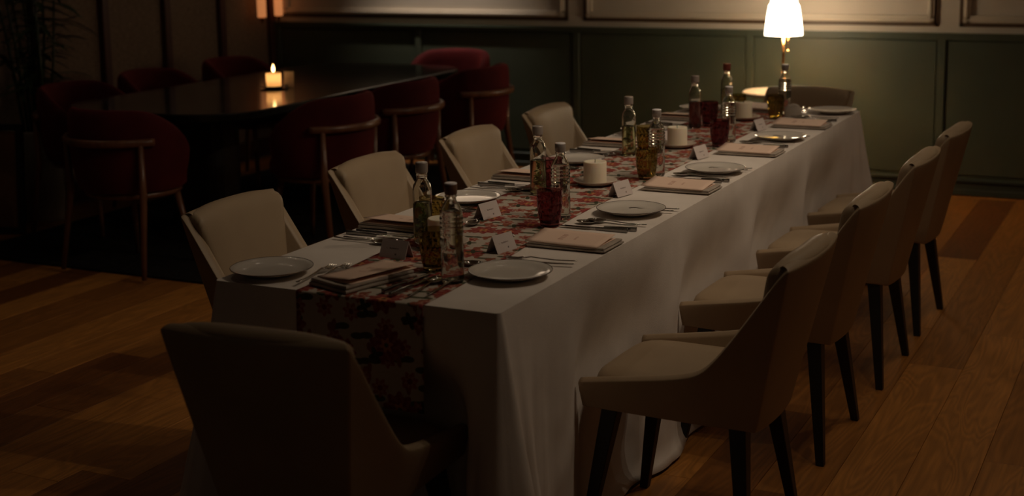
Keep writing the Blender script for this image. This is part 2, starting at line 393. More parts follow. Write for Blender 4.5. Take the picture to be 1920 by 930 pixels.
# ================================================================== LONG TABLE, CLOTH, RUNNER
t = thing('dining_table', 'long rectangular dining table hidden under the white tablecloth', 'table', (W/2, L/2, 0))
bm = BM(); add_box(bm, -W/2+.01, W/2-.01, -L/2+.01, L/2-.01, H-.045, H-.004); obj('tabletop', bm, 'rail', t)
for sx in (-1, 1):
    for sy in (-1, 1):
        bm = BM(); add_box(bm, sx*(W/2-.22)-.03, sx*(W/2-.22)+.03, sy*(L/2-.25)-.03, sy*(L/2-.25)+.03, 0, H-.045); obj('leg', bm, 'black', t)
RY = [.765, 1.588, 2.378, 3.105]; LY = [.735, 1.565, 2.335, 3.145]
def cloth():
    bm = BM()
    ZB = .010
    # perimeter points counter clockwise with outward normals and corner weights
    per = []
    r = .012
    def seg(p, q, n, cnt):
        for k in range(cnt):
            f = k/cnt; per.append((p[0]+(q[0]-p[0])*f, p[1]+(q[1]-p[1])*f, n))
    def arc(cx, cy, a0, cnt):
        for k in range(cnt):
            a = a0+PI/2*k/cnt; per.append((cx+r*math.cos(a), cy+r*math.sin(a), (math.cos(a), math.sin(a))))
    seg((r, 0), (W-r, 0), (0, -1), 60); arc(W-r, r, -PI/2, 22)
    seg((W, r), (W, L-r), (1, 0), 260); arc(W-r, L-r, 0, 22)
    seg((W-r, L), (r, L), (0, 1), 60); arc(r, L-r, PI/2, 22)
    seg((0, L-r), (0, r), (-1, 0), 260); arc(r, r, PI, 22)
    corners = [(W, 0), (W, L), (0, L), (0, 0)]
    nz = 34
    rows = []
    for j in range(nz+1):
        f = j/nz
        row = []
        for (x, y, n) in per:
            dmin, cc = min((math.hypot(x-c[0], y-c[1]), c) for c in corners)
            hz = f*(H-ZB)
            # soft edge then a slight inward lean on the long sides
            out = .004*math.sin(min(1, f*14)*PI/2)
            along = y if abs(n[0]) > .7 else x
            side = abs(n[0]) > .7
            w = math.exp(-(dmin/.13)**1.25)
            g = f**1.15
            # corner cone of surplus cloth with a few tall folds
            s = (x-cc[0])*(1 if cc[0] > 0 else -1)+(-(y-cc[1]) if cc[1] < 1 else (y-cc[1]))
            ang = math.atan2(n[1], n[0]); q = (ang/(PI/2)) % 1.0
            tcoord = dmin*26 if q < .01 or q > .99 else 0
            fold = w*g*(.150+.045*math.cos(dmin*62*(1-.25*f)+.5)*min(1, f*2.2)+.018*math.cos(dmin*128+1.3+cc[0])*min(1, f*2)+.012*math.sin(q*9)*(1 if 0 < q < 1 else 0))
            out += fold
            if side:
                out -= (1-w)*(.026*g)
                ww = noise.noise(Vector((along*2.2+f*1.3, f*1.6, n[0]*5)))*.016*g
                ww += noise.noise(Vector((along*7+f*5.5, f*4, 9+n[0])))*.008*g
                out += ww*(1-.6*w)
                # pressed in where a chair seat stands under the table
                for yc in (RY if n[0] > 0 else LY):
                    dy = abs(along-yc)
                    push = max(0, 1-max(0, dy-.17)/.22); push = push*push*(3-2*push)
                    zz = H-hz; pz = max(0, min(1, 1-max(0, zz-.46)/.30)); pz = pz*pz*(3-2*pz)
                    out -= .056*push*pz*(1-.35*max(0, .4-zz)/.4)
            else:
                out += noise.noise(Vector((along*4+3, f*1.5, 2+n[1])))*.012*g*(1-w)
                dy = abs(along-(.425 if n[1] < 0 else .402)); push = max(0, 1-max(0, dy-.20)/.13); push = push*push*(3-2*push)
                zz = H-hz; pz = max(0, min(1, 1-max(0, zz-.47)/.26)); pz = pz*pz*(3-2*pz)
                out -= (.145 if n[1] < 0 else .05)*push*pz
            out += noise.noise(Vector((x*9+f*6, y*9-f*7, f*5)))*.0034*g
            zl = H-hz
            if f == 1: zl += .004+.004*noise.noise(Vector((x*3, y*3, 0)))
            if f > .93: out += .034*((f-.93)/.07)**1.5*(.6+.8*abs(noise.noise(Vector((x*4, y*4, 3)))))
            row.append(Vector((x+n[0]*out, y+n[1]*out, max(zl, .008))))
        rows.append(row)
    V = add_grid(bm, rows, closed=True)
    f = bm.faces.new(V[0])
    bmesh.ops.triangulate(bm, faces=[f])
    o = obj('tablecloth', bm, 'cloth', smooth=True)
    smooth_by_angle(o, 60)
    s = o.modifiers.new('thickness', 'SOLIDIFY'); s.thickness = .0022; s.offset = -1
    return o, rows
cl, cloth_rows = cloth()
tag(cl, 'long off-white linen tablecloth hanging nearly to the floor over the dining table', 'tablecloth')
def runner():
    bm = BM(); uvl = bm.loops.layers.uv.new('uv')
    hw = .176
    def cx(y):
        f = max(0, min(1, y/1.25)); f = f*f*(3-2*f); return .427-.078*f
    path = []                                      # (y, z, s)
    zb = .53
    for k in range(25):
        z = zb+(H-.006-zb)*k/24; f = (H-z)/(H-.095)
        path.append((-.010-.010*f-.004*math.sin(k*.5)*f*2, z))
    path += [(-.009, H+.0005), (-.004, H+.0025)]
    for k in range(1, 121): path.append((-.004+(L+.008)*k/120, H+.0025))
    path += [(L+.009, H+.0005)]
    for k in range(12): path.append((L+.018, H-.006-.022*k))
    s = 0; rows = []; ss = []
    for i, (y, z) in enumerate(path):
        if i: s += math.hypot(y-path[i-1][0], z-path[i-1][1])
        ss.append(s)
        rows.append([Vector((cx(y)+hw*(2*k/20-1), y, z)) for k in range(21)])
    V = add_grid(bm, rows)
    idx = {v: (i, k) for i, r in enumerate(V) for k, v in enumerate(r)}
    for f in bm.faces:
        for lp in f.loops:
            i, k = idx[lp.vert]; lp[uvl].uv = (hw*2*k/20, ss[i])
    o = obj('table_runner', bm, 'runner', smooth=True)
    s = o.modifiers.new('thickness', 'SOLIDIFY'); s.thickness = .0012; s.offset = -1
    return tag(o, 'red and cream floral table runner along the middle of the long table', 'runner')
runner()
# ================================================================== UPHOLSTERED CHAIRS
def dining_chair(label):
    t = thing('dining_chair', label, 'chair', group='beige dining chairs around the long table')
    # outer shell: bottom point, top point, thickness for stations from front right round the back to front left
    st = [((.222, .262, .392), (.236, .270, .462), .034), ((.216, .20, .388), (.239, .20, .474), .036), ((.206, .06, .383), (.241, .05, .497), .036),
          ((.198, -.03, .379), (.241, -.055, .517), .036), ((.192, -.07, .377), (.240, -.093, .545), .038), ((.183, -.11, .374), (.239, -.145, .610), .040),
          ((.173, -.15, .371), (.237, -.218, .715), .042), ((.165, -.176, .368), (.236, -.270, .792), .042), ((.160, -.192, .366), (.234, -.292, .815), .042), ((.158, -.1965, .366), (.232, -.299, .818), .042), ((.152, -.199, .366), (.224, -.302, .819), .042),
          ((.10, -.208, .365), (.14, -.317, .819), .044), ((.0, -.214, .365), (.0, -.325, .819), .046)]
    full = st+[((-b[0], b[1], b[2]), (-c[0], c[1], c[2]), d) for b, c, d in st[-2::-1]]
    n = len(full); rows = []
    for i, (b, c, th) in enumerate(full):
        b = Vector(b); c = Vector(c)
        tg = Vector(full[min(i+1, n-1)][1])-Vector(full[max(i-1, 0)][1]); tg.z = 0
        nn = Vector((-tg.y, tg.x, 0)).normalized()
        if nn.dot(Vector((c.x, c.y+.05, 0))) > 0: nn = -nn     # inward
        up_ = (c-b).normalized()
        ib = b+nn*th
        zi = max(b.z, .43)
        ci = c+nn*th
        lift = Vector((0, 0, .006 if abs(c.x) > .2 else .012))
        ring = [b+nn*.006-Vector((0, 0, .0)), b, b+(c-b)*.06, b+(c-b)*.5, c-up_*.014, c-up_*.004+nn*.003, c+nn*.011+lift*.3,
                c+nn*th*.6+lift, ci-nn*.008+lift*.6, ci-up_*.006, ci-up_*.022, ib+(ci-ib)*.5, ib+(ci-ib)*.08, ib]
        rows.append(ring)
    bm = BM(); V = add_grid(bm, rows, closed=True); bm.faces.new(V[0]); bm.faces.new(V[-1][::-1])
    cl_ = bm.edges.layers.float.new('crease_edge')
    for i in (8, n-9):
        for k in range(1, 5): bm.edges.get((V[i][k], V[i][k+1]))[cl_] = .9
    for i in range(n-1):
        for k, w_ in ((1, .8), (5, .7), (9, .45)): bm.edges.get((V[i][k], V[i+1][k]))[cl_] = w_
    for i in (0, -1):
        for k in range(len(V[0])): bm.edges.get((V[i][k], V[i][(k+1) % len(V[0])]))[cl_] = .6
    obj('shell', bm, 'leather', t, smooth=True, sub=2)
    # inner back pad: fills the back between the wings and rolls over the top to the outer seam
    rows = []
    def outer_y(x, z):
        f = (z-.365)/(.819-.365); q = min(1, abs(x)/(.16+.07*f))
        return (-.214+.010*q*q)*(1-f)+(-.325+.026*q**2.2)*f
    prof = [(.455, .072), (.50, .080), (.56, .084), (.64, .084), (.71, .082), (.765, .080), (.800, .078), (.822, .070), (.834, .055), (.838, .038), (.834, .020), (.826, .008), (.817, .001), (.810, .004)]
    for z, off in prof:
        row = []
        half = .120+.106*max(0, (z-.40))/.42 if z < .82 else .226
        for k in range(17):
            u = 2*k/16-1
            e_ = 1-abs(u)**3.2
            x = u*half
            zz = z-(.021*(1-e_)*min(1, (z-.79)/.03) if z > .79 else 0)
            y = outer_y(x, min(zz, .819))+.006+off*(.68+.32*e_)
            row.append(Vector((x, y, zz)))
        rows.append(row)
    for z, off in ((.76, .012), (.60, .02), (.455, .03)):
        half = .120+.098*max(0, (z-.40))/.42
        rows.append([Vector((half*.97*(2*k/16-1), outer_y(half*(2*k/16-1), z)+off, z)) for k in range(17)])
    bm = BM(); V = add_grid(bm, rows)
    for k in range(16): bm.faces.new((V[-1][k], V[-1][k+1], V[0][k+1], V[0][k]))
    bm.faces.new([r[0] for r in V]); bm.faces.new([r[-1] for r in V][::-1])
    obj('back_cushion', bm, 'leather', t, smooth=True, sub=1)
    # seat
    rows = []
    for z, ins in ((.388, .010), (.398, 0), (.445, 0), (.462, .006), (.474, .022), (.482, .06), (.486, .12), (.487, .17)):
        row = []
        for k in range(48):
            a = 2*PI*k/48; ca, sa = math.cos(a), math.sin(a); p = 5.0
            rr = (abs(ca)**p+abs(sa)**p)**(-1/p)
            hx = .199-ins; hy = .212-ins
            y = .052+hy*rr*sa
            wx = 1 if y > -.02 else 1-.30*min(1, (-.02-y)/.17)
            row.append(Vector((hx*rr*ca*wx, y, z)))
        rows.append(row)
    bm = BM(); V = add_grid(bm, rows, closed=True); bm.faces.new(V[-1]); bm.faces.new(V[0][::-1]); obj('seat', bm, 'leather', t, smooth=True)
    for (x0_, y0_, x1_, y1_) in ((.165, .195, .215, .262), (-.165, .195, -.215, .262), (.135, -.145, .222, -.192), (-.135, -.145, -.222, -.192)):
        bm = BM()
        a = Vector((x0_, y0_, .392)); b_ = Vector((x1_, y1_, 0))
        rows = [[p+Vector((sx*h_, sy*h_, 0)) for sx, sy in ((-1, -1), (1, -1), (1, 1), (-1, 1))] for p, h_ in ((a, .0235), (b_, .0125))]
        V = add_grid(bm, rows, closed=True); bm.faces.new(V[0]); bm.faces.new(V[1]); bevel(bm, .002, 1)
        obj('leg', bm, 'black', t)
    return t
chair = once(dining_chair)
nth = ['nearest', 'second', 'third', 'fourth']
for i, y in enumerate(RY):
    chair((1.028+(.0, -.008, .012, .02)[i], y, 0), PI/2+(-.03, -.02, -.02, -.04)[i], ['beige leather chair nearest the camera on the right side of the long table', 'second beige leather chair from the camera on the right side of the table',
          'third beige leather chair from the camera on the right side of the table', 'beige leather chair farthest from the camera on the right side, before the green wall'][i])
for i, y in enumerate(LY):
    chair((-.232+(.008, -.02, .0, -.02)[i], y, 0), -PI/2, ['beige leather chair nearest the camera on the left side, beside the corner plate', 'second beige leather chair from the camera on the left side of the table',
          'third beige leather chair from the camera on the left side of the table', 'farthest beige leather chair on the left side, against the green wainscot'][i])
chair((.430, -.156, 0), .06, 'beige leather chair at the near end, seen from behind in deep shadow')
chair((.402, 3.985, 0), PI-.09, 'beige leather chair at the far end of the table behind the lit lamp')

# ================================================================== TABLEWARE PROTOTYPES
def plate_(label):
    t = thing('plate', label, 'plate', group='cream plates with dark rims')
    bm = BM(); add_lathe(bm, [(0, .004), (.03, .003), (.055, 0), (.060, .001), (.062, .004), (.085, .0095), (.1035, .0165), (.1045, .0175), (.103, .0180), (.090, .0125), (.075, .0085), (.06, .0070), (.03, .0066), (0, .0066)], 64)
    obj('dish', bm, 'china', t, smooth=True)
    bm = BM(); add_tube(bm, [(.1045*math.cos(2*PI*k/64), .1045*math.sin(2*PI*k/64), .0176) for k in range(65)], .0012, 6); obj('rim', bm, 'china_rim', t, smooth=True)
    return t
def fork_(label):
    t = tag(None, '', '') if False else None
    bm = BM()
    w = [(0, .0048, .0085), (.02, .0050, .0075), (.06, .0036, .0065), (.10, .0030, .0085), (.125, .0036, .0105), (.135, .0105, .009), (.150, .0122, .0065)]
    rows = []
    for (y, hw, z) in w: rows.append([Vector((hw*math.cos(2*PI*k/8), y, z+.0016*math.sin(2*PI*k/8))) for k in range(8)])
    V = add_grid(bm, rows, closed=True); bm.faces.new(V[0]); bm.faces.new(V[-1][::-1])
    for k in range(4):
        x = -.0098+.0065*k
        add_tube(bm, [(x, .148, .0066), (x, .165, .0040), (x*.96, .182, .0042), (x*.93, .196, .0075)], [.0022, .0019, .0017, .0010], 6)
    o = obj('fork', bm, 'steel', smooth=True); return tag(o, label, 'fork', 'steel forks beside the plates')
def spoon_(label):
    bm = BM(); rows = []
    for (y, hw, z) in [(0, .0046, .0075), (.02, .0050, .0065), (.06, .0034, .0060), (.10, .0028, .0085), (.125, .0034, .0095), (.132, .0058, .0085)]:
        rows.append([Vector((hw*math.cos(2*PI*k/8), y, z+.0016*math.sin(2*PI*k/8))) for k in range(8)])
    V = add_grid(bm, rows, closed=True); bm.faces.new(V[0]); bm.faces.new(V[-1][::-1])
    # bowl, concave upward
    rows = []
    for ring in range(6):
        f = ring/5
        rows.append([Vector((.0190*f*math.cos(a)*(1-.12*math.sin(a)), .158+.029*f*math.sin(a), .0025+.0075*f**2.2)) for a in [2*PI*k/24 for k in range(24)]])
    rows[0] = [Vector((.0005*math.cos(2*PI*k/24), .158+.0005*math.sin(2*PI*k/24), .0025)) for k in range(24)]
    V = add_grid(bm, rows, closed=True); bm.faces.new(V[0])
    top = [[Vector((p.x*1.03, .158+(p.y-.158)*1.03, p.z-.0014)) for p in r] for r in rows]
    V2 = add_grid(bm, top, closed=True); bm.faces.new(V2[0])
    for k in range(24): bm.faces.new((V[-1][k], V[-1][(k+1) % 24], V2[-1][(k+1) % 24], V2[-1][k]))
    o = obj('spoon', bm, 'steel', smooth=True); return tag(o, label, 'spoon', 'steel spoons beside the menus')
def knife_(label):
    t = thing('knife', label, 'knife', group='steel knives beside the menus')
    bm = BM(); add_box(bm, -.0052, .0052, 0, .098, .0005, .0125)
    for v in bm.verts:
        if v.co.y > .05: v.co.x *= .75; v.co.z = .0015+(v.co.z-.0015)*.7
    bevel(bm, .0018, 2); obj('handle', bm, 'steel_dark', t, smooth=True)
    bm = BM(); rows = []
    for (y, a, b_) in ((.096, -.0035, .0035), (.105, -.0028, .0028), (.118, -.0085, .0045), (.18, -.0092, .0045), (.205, -.0065, .0045), (.218, .001, .0040)):
        rows.append([Vector((a, y, .0052)), Vector(((a+b_)/2, y, .0066)), Vector((b_, y, .0056)), Vector(((a+b_)/2, y, .0042))])
    V = add_grid(bm, rows, closed=True); bm.faces.new(V[0]); bm.faces.new(V[-1]); obj('blade', bm, 'steel', t, smooth=True)
    return t
def napkin_(label):
    bm = BM()
    prof = []
    for k in range(2):                              # two soft layers of a folded square
        z0_ = .0004+.0062*k; hx = .070-.003*k; y0_, y1_ = -.118+.004*k, .110-.006*k
        rows = []
        for j in range(9):
            a = PI*j/8-PI/2; b_ = math.cos(a)**.6 if j not in (0, 8) else 0
            rows.append([Vector((sx*(hx-.006+.006*b_), (y0_ if sy < 0 else y1_)+sy*(-.005+.006*b_), z0_+.0030+.0030*math.sin(a)+.0006*math.sin(sx*2+sy*3+k))) for sx, sy in ((-1, -1), (-.33, -1), (.33, -1), (1, -1), (1, -.3), (1, .4), (1, 1), (.33, 1), (-.33, 1), (-1, 1), (-1, .3), (-1, -.4))])
            for q_, (sx, sy) in enumerate(((-1, -1), (-.33, -1), (.33, -1), (1, -1), (1, -.3), (1, .4), (1, 1), (.33, 1), (-.33, 1), (-1, 1), (-1, .3), (-1, -.4))):
                if abs(sy) < 1: rows[-1][q_].y = (y0_+y1_)/2+sy*(y1_-y0_)/2
        V = add_grid(bm, rows, closed=True); bm.faces.new(V[0]); bm.faces.new(V[-1])
    o = obj('napkin', bm, 'napkin'); return tag(o, label, 'napkin', 'folded napkins under the menus')
def menu_(label):
    bm = BM(); uvl = bm.loops.layers.uv.new('uv')
    nx, ny = 7, 11
    for leaf in (0, 1):                             # a folded card standing slightly open
        rows = []
        for j in range(ny):
            v = j/(ny-1); row = []
            for k in range(nx):
                u = k/(nx-1); row.append(Vector((-.063+(.126-.004*leaf)*u, -.108+.215*v, .0002+.0008*leaf+leaf*(.0075*u+.0035*u*u)+.003*(v-.4)**2)))
            rows.append(row)
        V = add_grid(bm, rows); idx = {v: (j/(ny-1), k/(nx-1)) for j, r in enumerate(V) for k, v in enumerate(r)}
        for f in [f for f in bm.faces if f.verts[0] in idx]:
            for lp in f.loops: v, u = idx[lp.vert]; lp[uvl].uv = (u, v if leaf else -1)
    o = obj('menu', bm, 'menu', smooth=True)
    s = o.modifiers.new('thickness', 'SOLIDIFY'); s.thickness = .0008; s.offset = 0
    return tag(o, label, 'menu', 'peach menu cards on the napkins')
def tent_(label):
    bm = BM(); uvl = bm.loops.layers.uv.new('uv')
    hx, hy, hz, th = .043, .020, .046, .0009
    prof = [(-hy, 0), (0, hz), (hy, 0), (hy-th*2, 0), (0, hz-th*3), (-hy+th*2, 0)]
    A = [bm.verts.new((-hx, y, z)) for y, z in prof]; B = [bm.verts.new((hx, y, z)) for y, z in prof]
    for k in range(6):
        f = bm.faces.new((A[k], B[k], B[(k+1) % 6], A[(k+1) % 6]))
        for lp in f.loops:
            u = 0 if lp.vert in A else 1
            lp[uvl].uv = ((1-u if k else u), lp.vert.co.z/hz if k < 2 else -1)
    for q in ((0, 1, 4, 5), (1, 2, 3, 4)):
        bm.faces.new([A[i] for i in q]); bm.faces.new([B[i] for i in q])
    o = obj('place_card', bm, 'tent'); return tag(o, label, 'place card', 'folded white place cards')
plate, fork, spoon, knife, napkin, menu, tent = map(once, (plate_, fork_, spoon_, knife_, napkin_, menu_, tent_))
# seat: origin on the table edge, angle, words, and (u, f, turn) of each piece: u to the diner's right, f away from the diner
def setting(ox, oy, ang, who, P, thick=1.0):
    ca, sa = math.cos(ang), math.sin(ang)
    def at(u, f): return (ox+ca*u-sa*f, oy+sa*u+ca*f)
    def z(u, f):
        x, y = at(u, f)
        cxr = .427-.078*min(1, y/1.25); return H+.0029 if abs(x-cxr) < .20 else H+.0003
    def put(fn, key, label, dz=0):
        for (u, f, a), lab in zip(P[key], label):
            x, y = at(u, f); uc, fc = u-math.sin(a)*.10, f+math.cos(a)*.10
            zz = max(z(u, f), z(uc, fc)) if key in ('forks', 'knives', 'spoons', 'dess') else z(u, f)
            if key == 'menu' or key == 'napkin' or key == 'plate': zz = H+.0029
            o_ = fn((x, y, zz+dz), ang+a, lab)
            if key == 'napkin': o_.scale = (1, 1, thick)
    put(plate, 'plate', ['cream plate with dark rim '+who[0]])
    put(fork, 'forks', ['plate-side steel fork '+who[0], 'menu-side steel fork '+who[0]])
    put(napkin, 'napkin', ['folded cloth napkin under the menu '+who[0]])
    put(menu, 'menu', ['peach menu card on the napkin '+who[0]], .0130*thick)
    put(knife, 'knives', ['menu-side steel knife '+who[0], 'spoon-side steel knife '+who[0]])
    put(spoon, 'spoons', ['knife-side steel spoon '+who[0], 'outermost steel spoon '+who[0]])
    put(spoon, 'dess', ['steel spoon behind the place card '+who[0]])
    put(tent, 'tent', ['folded place card '+who[0]])
base = dict(plate=[(-.448, .124, 0)], forks=[(-.268, .022, .10), (-.300, .020, .16)], napkin=[(-.072, .125, -.02)], menu=[(-.078, .128, -.02)],
            knives=[(.125, .036, 0), (.155, .018, .05)], spoons=[(.212, .045, .06), (.228, .022, .0)], dess=[(-.23, .275, -1.35)], tent=[(-.205, .268, -.2)])
def jit(P, s=.006):
    return {k: [(u+random.uniform(-s, s), f+random.uniform(-s, s), a+random.uniform(-.04, .04)) for (u, f, a) in v] for k, v in P.items()}
num = ['first', 'second', 'third', 'fourth']
for i, y in enumerate(RY):
    P = jit(base); P['plate'] = [(((.310, 1.149, 1.925, 2.746)[i]-y), W-(.673, .668, .683, .691)[i], 0)]
    P['menu'] = [(-.075+(0, .06, .06, .10)[i], .128, -.03)]; P['napkin'] = [(P['menu'][0][0]+.004, .119, .0)]
    if i: P['forks'] = [(P['plate'][0][0]+.05, .012, .04), (P['plate'][0][0]+.085, .006, .04)]
    sh = (0, .02, .03, .08)[i]
    for k in ('knives', 'spoons', 'tent', 'dess'): P[k] = [(u+sh, f, a) for u, f, a in P[k]]
    setting(W, y, PI/2, ['at the %s right-hand seat from the camera' % num[i]], P)
for i, y in enumerate(LY):
    P = jit(base); P['plate'] = [(-((1.133, 1.943, 2.739, 3.517)[i]-y), (.118, .145, .115, .104)[i], 0)]
    P['menu'] = [(.01-(0, .03, .06, .06)[i], .128, -.03)]; P['napkin'] = [(P['menu'][0][0]-.004, .124, -.02)]
    P['tent'] = [(-.20, .290, -.2)]
    P['forks'] = [(P['plate'][0][0]+.125, .03, .02), (P['plate'][0][0]+.155, .028, .02)]
    setting(0, y, -PI/2, ['at the %s left-hand seat from the camera' % num[i]], P, 1.2)
P = dict(plate=[(-.302, .109, 0)], forks=[(-.170, .030, .12), (-.143, .052, .10)], napkin=[(-.040, .132, -.30)], menu=[(-.036, .140, -.30)],
         knives=[(.068, .040, -.08), (.100, .020, -.05)], spoons=[(.146, .026, .08), (.182, .056, .06)], dess=[(-.02, .345, -1.4)], tent=[(-.100, .385, -.12)])
setting(W/2, 0, 0, ['at the near end of the table'], P, 1.5)
P = dict(plate=[(-.302, .120, 0)], forks=[(-.170, .010, .05), (-.143, .010, .05)], napkin=[(.055, .118, .2)], menu=[(.052, .125, .2)],
         knives=[(.145, .020, 0), (.175, .015, -.05)], spoons=[(.205, .02, .03), (.24, .016, .03)], dess=[(.10, .285, -1.4)], tent=[(.10, .33, 0)])
setting(W/2, L, PI, ['at the far end beside the lamp'], P)

# ---------------------------------------------------------------- bottles, tumblers, candles
def ringprof(p0, p1, n): return [(p0[0]+(p1[0]-p0[0])*k/n, p0[1]+(p1[1]-p0[1])*k/n) for k in range(n+1)]
def tall_bottle(loc, label, cap='cap_grey', liquid='infusion', herb='herb', s=1.0, seed=0):
    rnd = random.Random(seed)
    t = thing('infusion_bottle', label, 'bottle', loc, rnd.random()*6, 'tall bottles of infused water on the runner')
    t.scale = (1, 1, s)
    out = [(0, .0), (.022, 0), (.0258, .003), (.0265, .008), (.0265, .145), (.0262, .152), (.0238, .163), (.0182, .172), (.0148, .177), (.0144, .185), (.0158, .187), (.0158, .190), (.0144, .192), (.0144, .205)]
    inn = [(.0120, .205), (.0120, .178), (.0156, .1705), (.0215, .161), (.0238, .151), (.0240, .145), (.0240, .009), (.022, .006), (0, .006)]
    bm = BM(); add_lathe(bm, out+inn, 36); obj('glass_body', bm, 'glass', t, smooth=True)
    bm = BM(); add_lathe(bm, [(0, .0052), (.0220, .0052), (.0245, .0085), (.0245, .112), (.0240, .1125), (0, .1122)], 36); dr = obj('drink', bm, liquid, t, smooth=True)
    if herb:
        bm = BM()
        for k in range(26):
            z = .014+.090*rnd.random(); a = rnd.random()*6.28; r = .014*rnd.random()
            c = Vector((r*math.cos(a), r*math.sin(a), z)); d = Vector((rnd.uniform(-1, 1), rnd.uniform(-1, 1), rnd.uniform(-.6, 1))).normalized()
            e = d.cross(Vector((rnd.uniform(-1, 1), .3, .7))).normalized(); ln_ = rnd.uniform(.007, .012)
            pts = [c-d*ln_, c+e*.0045-d*.002, c+e*.003+d*.005, c+d*ln_, c-e*.003+d*.005, c-e*.0045-d*.002]
            ok = [p for p in pts if math.hypot(p.x, p.y) < .022]
            if len(ok) < 6: continue
            nrm = d.cross(e)*.0005
            A = [bm.verts.new(p+nrm) for p in pts]; B = [bm.verts.new(p-nrm) for p in pts]
            bm.faces.new(A); bm.faces.new(B[::-1])
            for i in range(6): bm.faces.new((A[i], A[(i+1) % 6], B[(i+1) % 6], B[i]))
        h_ = obj('herb_leaves', bm, herb, dr); h_['kind'] = 'stuff'
    bm = BM(); add_lathe(bm, [(.0146, .196), (.0164, .196), (.0172, .199), (.0172, .2225), (.0166, .2250), (.012, .2255), (0, .2255)], 28)
    obj('cap', bm, cap, t, smooth=True); return t
def water_bottle(loc, label, cap='cap_brown', s=1.0, lit=False):
    t = thing('water_bottle', label, 'bottle', loc, .4, 'embossed clear water bottles on the runner'); t.scale = (1, 1, s)
    out = [(0, .002), (.018, .001), (.0250, .0), (.0280, .004), (.0285, .010), (.0285, .072), (.0278, .075), (.0278, .079)]
    for k in range(4):
        z = .122+.011*k; out += [(.0280, z), (.0292, z+.003), (.0292, z+.006), (.0280, z+.009)]
    out += [(.0278, .168), (.0265, .178), (.0215, .191), (.0150, .201), (.0128, .206), (.0128, .212), (.0155, .2135), (.0155, .216), (.0128, .2175), (.0128, .226)]
    inn = [(.0103, .226), (.0103, .207), (.0128, .200), (.0195, .1895), (.0242, .177), (.0254, .168), (.0258, .12), (.0258, .012), (.0235, .0085), (0, .0105)]
    def emboss(i, k, a, r):
        if r > .02757 and out and i < len(out) and .078 < out[i][1] < .125: return a, r*(1+.012*(1 if (k % 6) < 3 else 0))
        return a, r
    bm = BM(); add_lathe(bm, out[:8]+[(.0279, .086), (.0279, .10), (.0279, .114)]+out[8:]+inn, 48, mod=None); obj('glass_body', bm, 'glass', t, smooth=True)
    bm = BM()                                       # raised vertical ribs of the embossing below the rings
    for k in range(10):
        a = k*.22-1.1+3.4; add_tube(bm, [(.0281*math.cos(a), .0281*math.sin(a), .086), (.0284*math.cos(a), .0284*math.sin(a), .10), (.0281*math.cos(a), .0281*math.sin(a), .114)], [.0010, .0017, .0010], 6)
    obj('embossing', bm, 'glass', t, smooth=True)
    bm = BM(); add_lathe(bm, [(0, .0095), (.0236, .0080), (.0263, .0118), (.0263, .118), (.0259, .166), (.0240, .1765), (0, .1768)], 48); obj('drink', bm, 'water', t, smooth=True)
    bm = BM(); add_lathe(bm, [(.0135, .2195), (.0150, .2195), (.0152, .2210), (.0150, .2222), (.0158, .2230), (.0158, .2440), (.0150, .2455), (.0146, .2455)], 36); cb = obj('cap_band', bm, cap, t, smooth=True)
    bm = BM(); add_lathe(bm, [(.0157, .2440), (.0157, .2468), (.0140, .2478), (0, .2480)], 36); obj('cap_top', bm, 'cap_white' if cap != 'cap_red' else cap, cb, smooth=True)
    return t
def tumbler(loc, label, m):
    o = bpy.data.objects
    bm = BM()
    prof = [(.0, .0), (.024, .0), (.0275, .003), (.0288, .012), (.0315, .026), (.0338, .040), (.0355, .054), (.0366, .068), (.0372, .082), (.0374, .094), (.0376, .1075)]
    n = 16
    rings = []
    for i, (r, z) in enumerate(prof[1:]):
        off = .5*(i % 2) if 2 < i < 9 else 0
        rr = r+(.0011 if i % 2 and 2 < i < 9 else 0)
        rings.append([bm.verts.new((rr*math.cos(2*PI*(k+off)/n), rr*math.sin(2*PI*(k+off)/n), z)) for k in range(n)])
    for i, (A, B) in enumerate(zip(rings, rings[1:])):
        o0 = .5*(i % 2) if 2 < i < 9 else 0; o1 = .5*((i+1) % 2) if 2 < i+1 < 9 else 0
        for k in range(n):
            k2 = (k+1) % n
            if o0 == o1: bm.faces.new((A[k], A[k2], B[k2], B[k]))
            elif o1 > o0: bm.faces.new((A[k], A[k2], B[k])); bm.faces.new((A[k2], B[k2], B[k]))
            else: bm.faces.new((A[k], B[k2], B[k])); bm.faces.new((A[k], A[k2], B[k2]))
    bm.faces.new(rings[0][::-1])
    inn = [(.0350, .1078), (.0346, .094), (.0336, .07), (.0312, .045), (.027, .022), (.023, .0125), (0, .0115)]
    prev = rings[-1]
    for (r, z) in inn:
        if r == 0:
            c = bm.verts.new((0, 0, z))
            for k in range(n): bm.faces.new((prev[k], prev[(k+1) % n], c))
        else:
            cur = [bm.verts.new((r*math.cos(2*PI*k/n), r*math.sin(2*PI*k/n), z)) for k in range(n)]
            for k in range(n): bm.faces.new((prev[k], prev[(k+1) % n], cur[(k+1) % n], cur[k]))
            prev = cur
    ob = obj('tumbler', bm, m); ob.location = loc
    return tag(ob, label, 'glass', 'faceted coloured tumblers')
ZR_ = H+.0029
wt = ['nearest the camera', 'second from the camera', 'third from the camera', 'fourth from the camera', 'nearest the lamp']
for i, (x, y) in enumerate([(.280, .563), (.280, 1.319), (.269, 2.153), (.266, 2.938), (.262, 3.40)]):
    tall_bottle((x, y, ZR_), 'tall clear bottle of herb-infused water, %s in the left row of bottles' % wt[i], ['cap_grey', 'cap_grey', 'cap_grey', 'cap_grey', 'cap_red'][i],
                'redinfusion' if i == 3 else 'infusion', None if i == 3 else 'herb', 1.0 if i < 4 else 1.04, i)
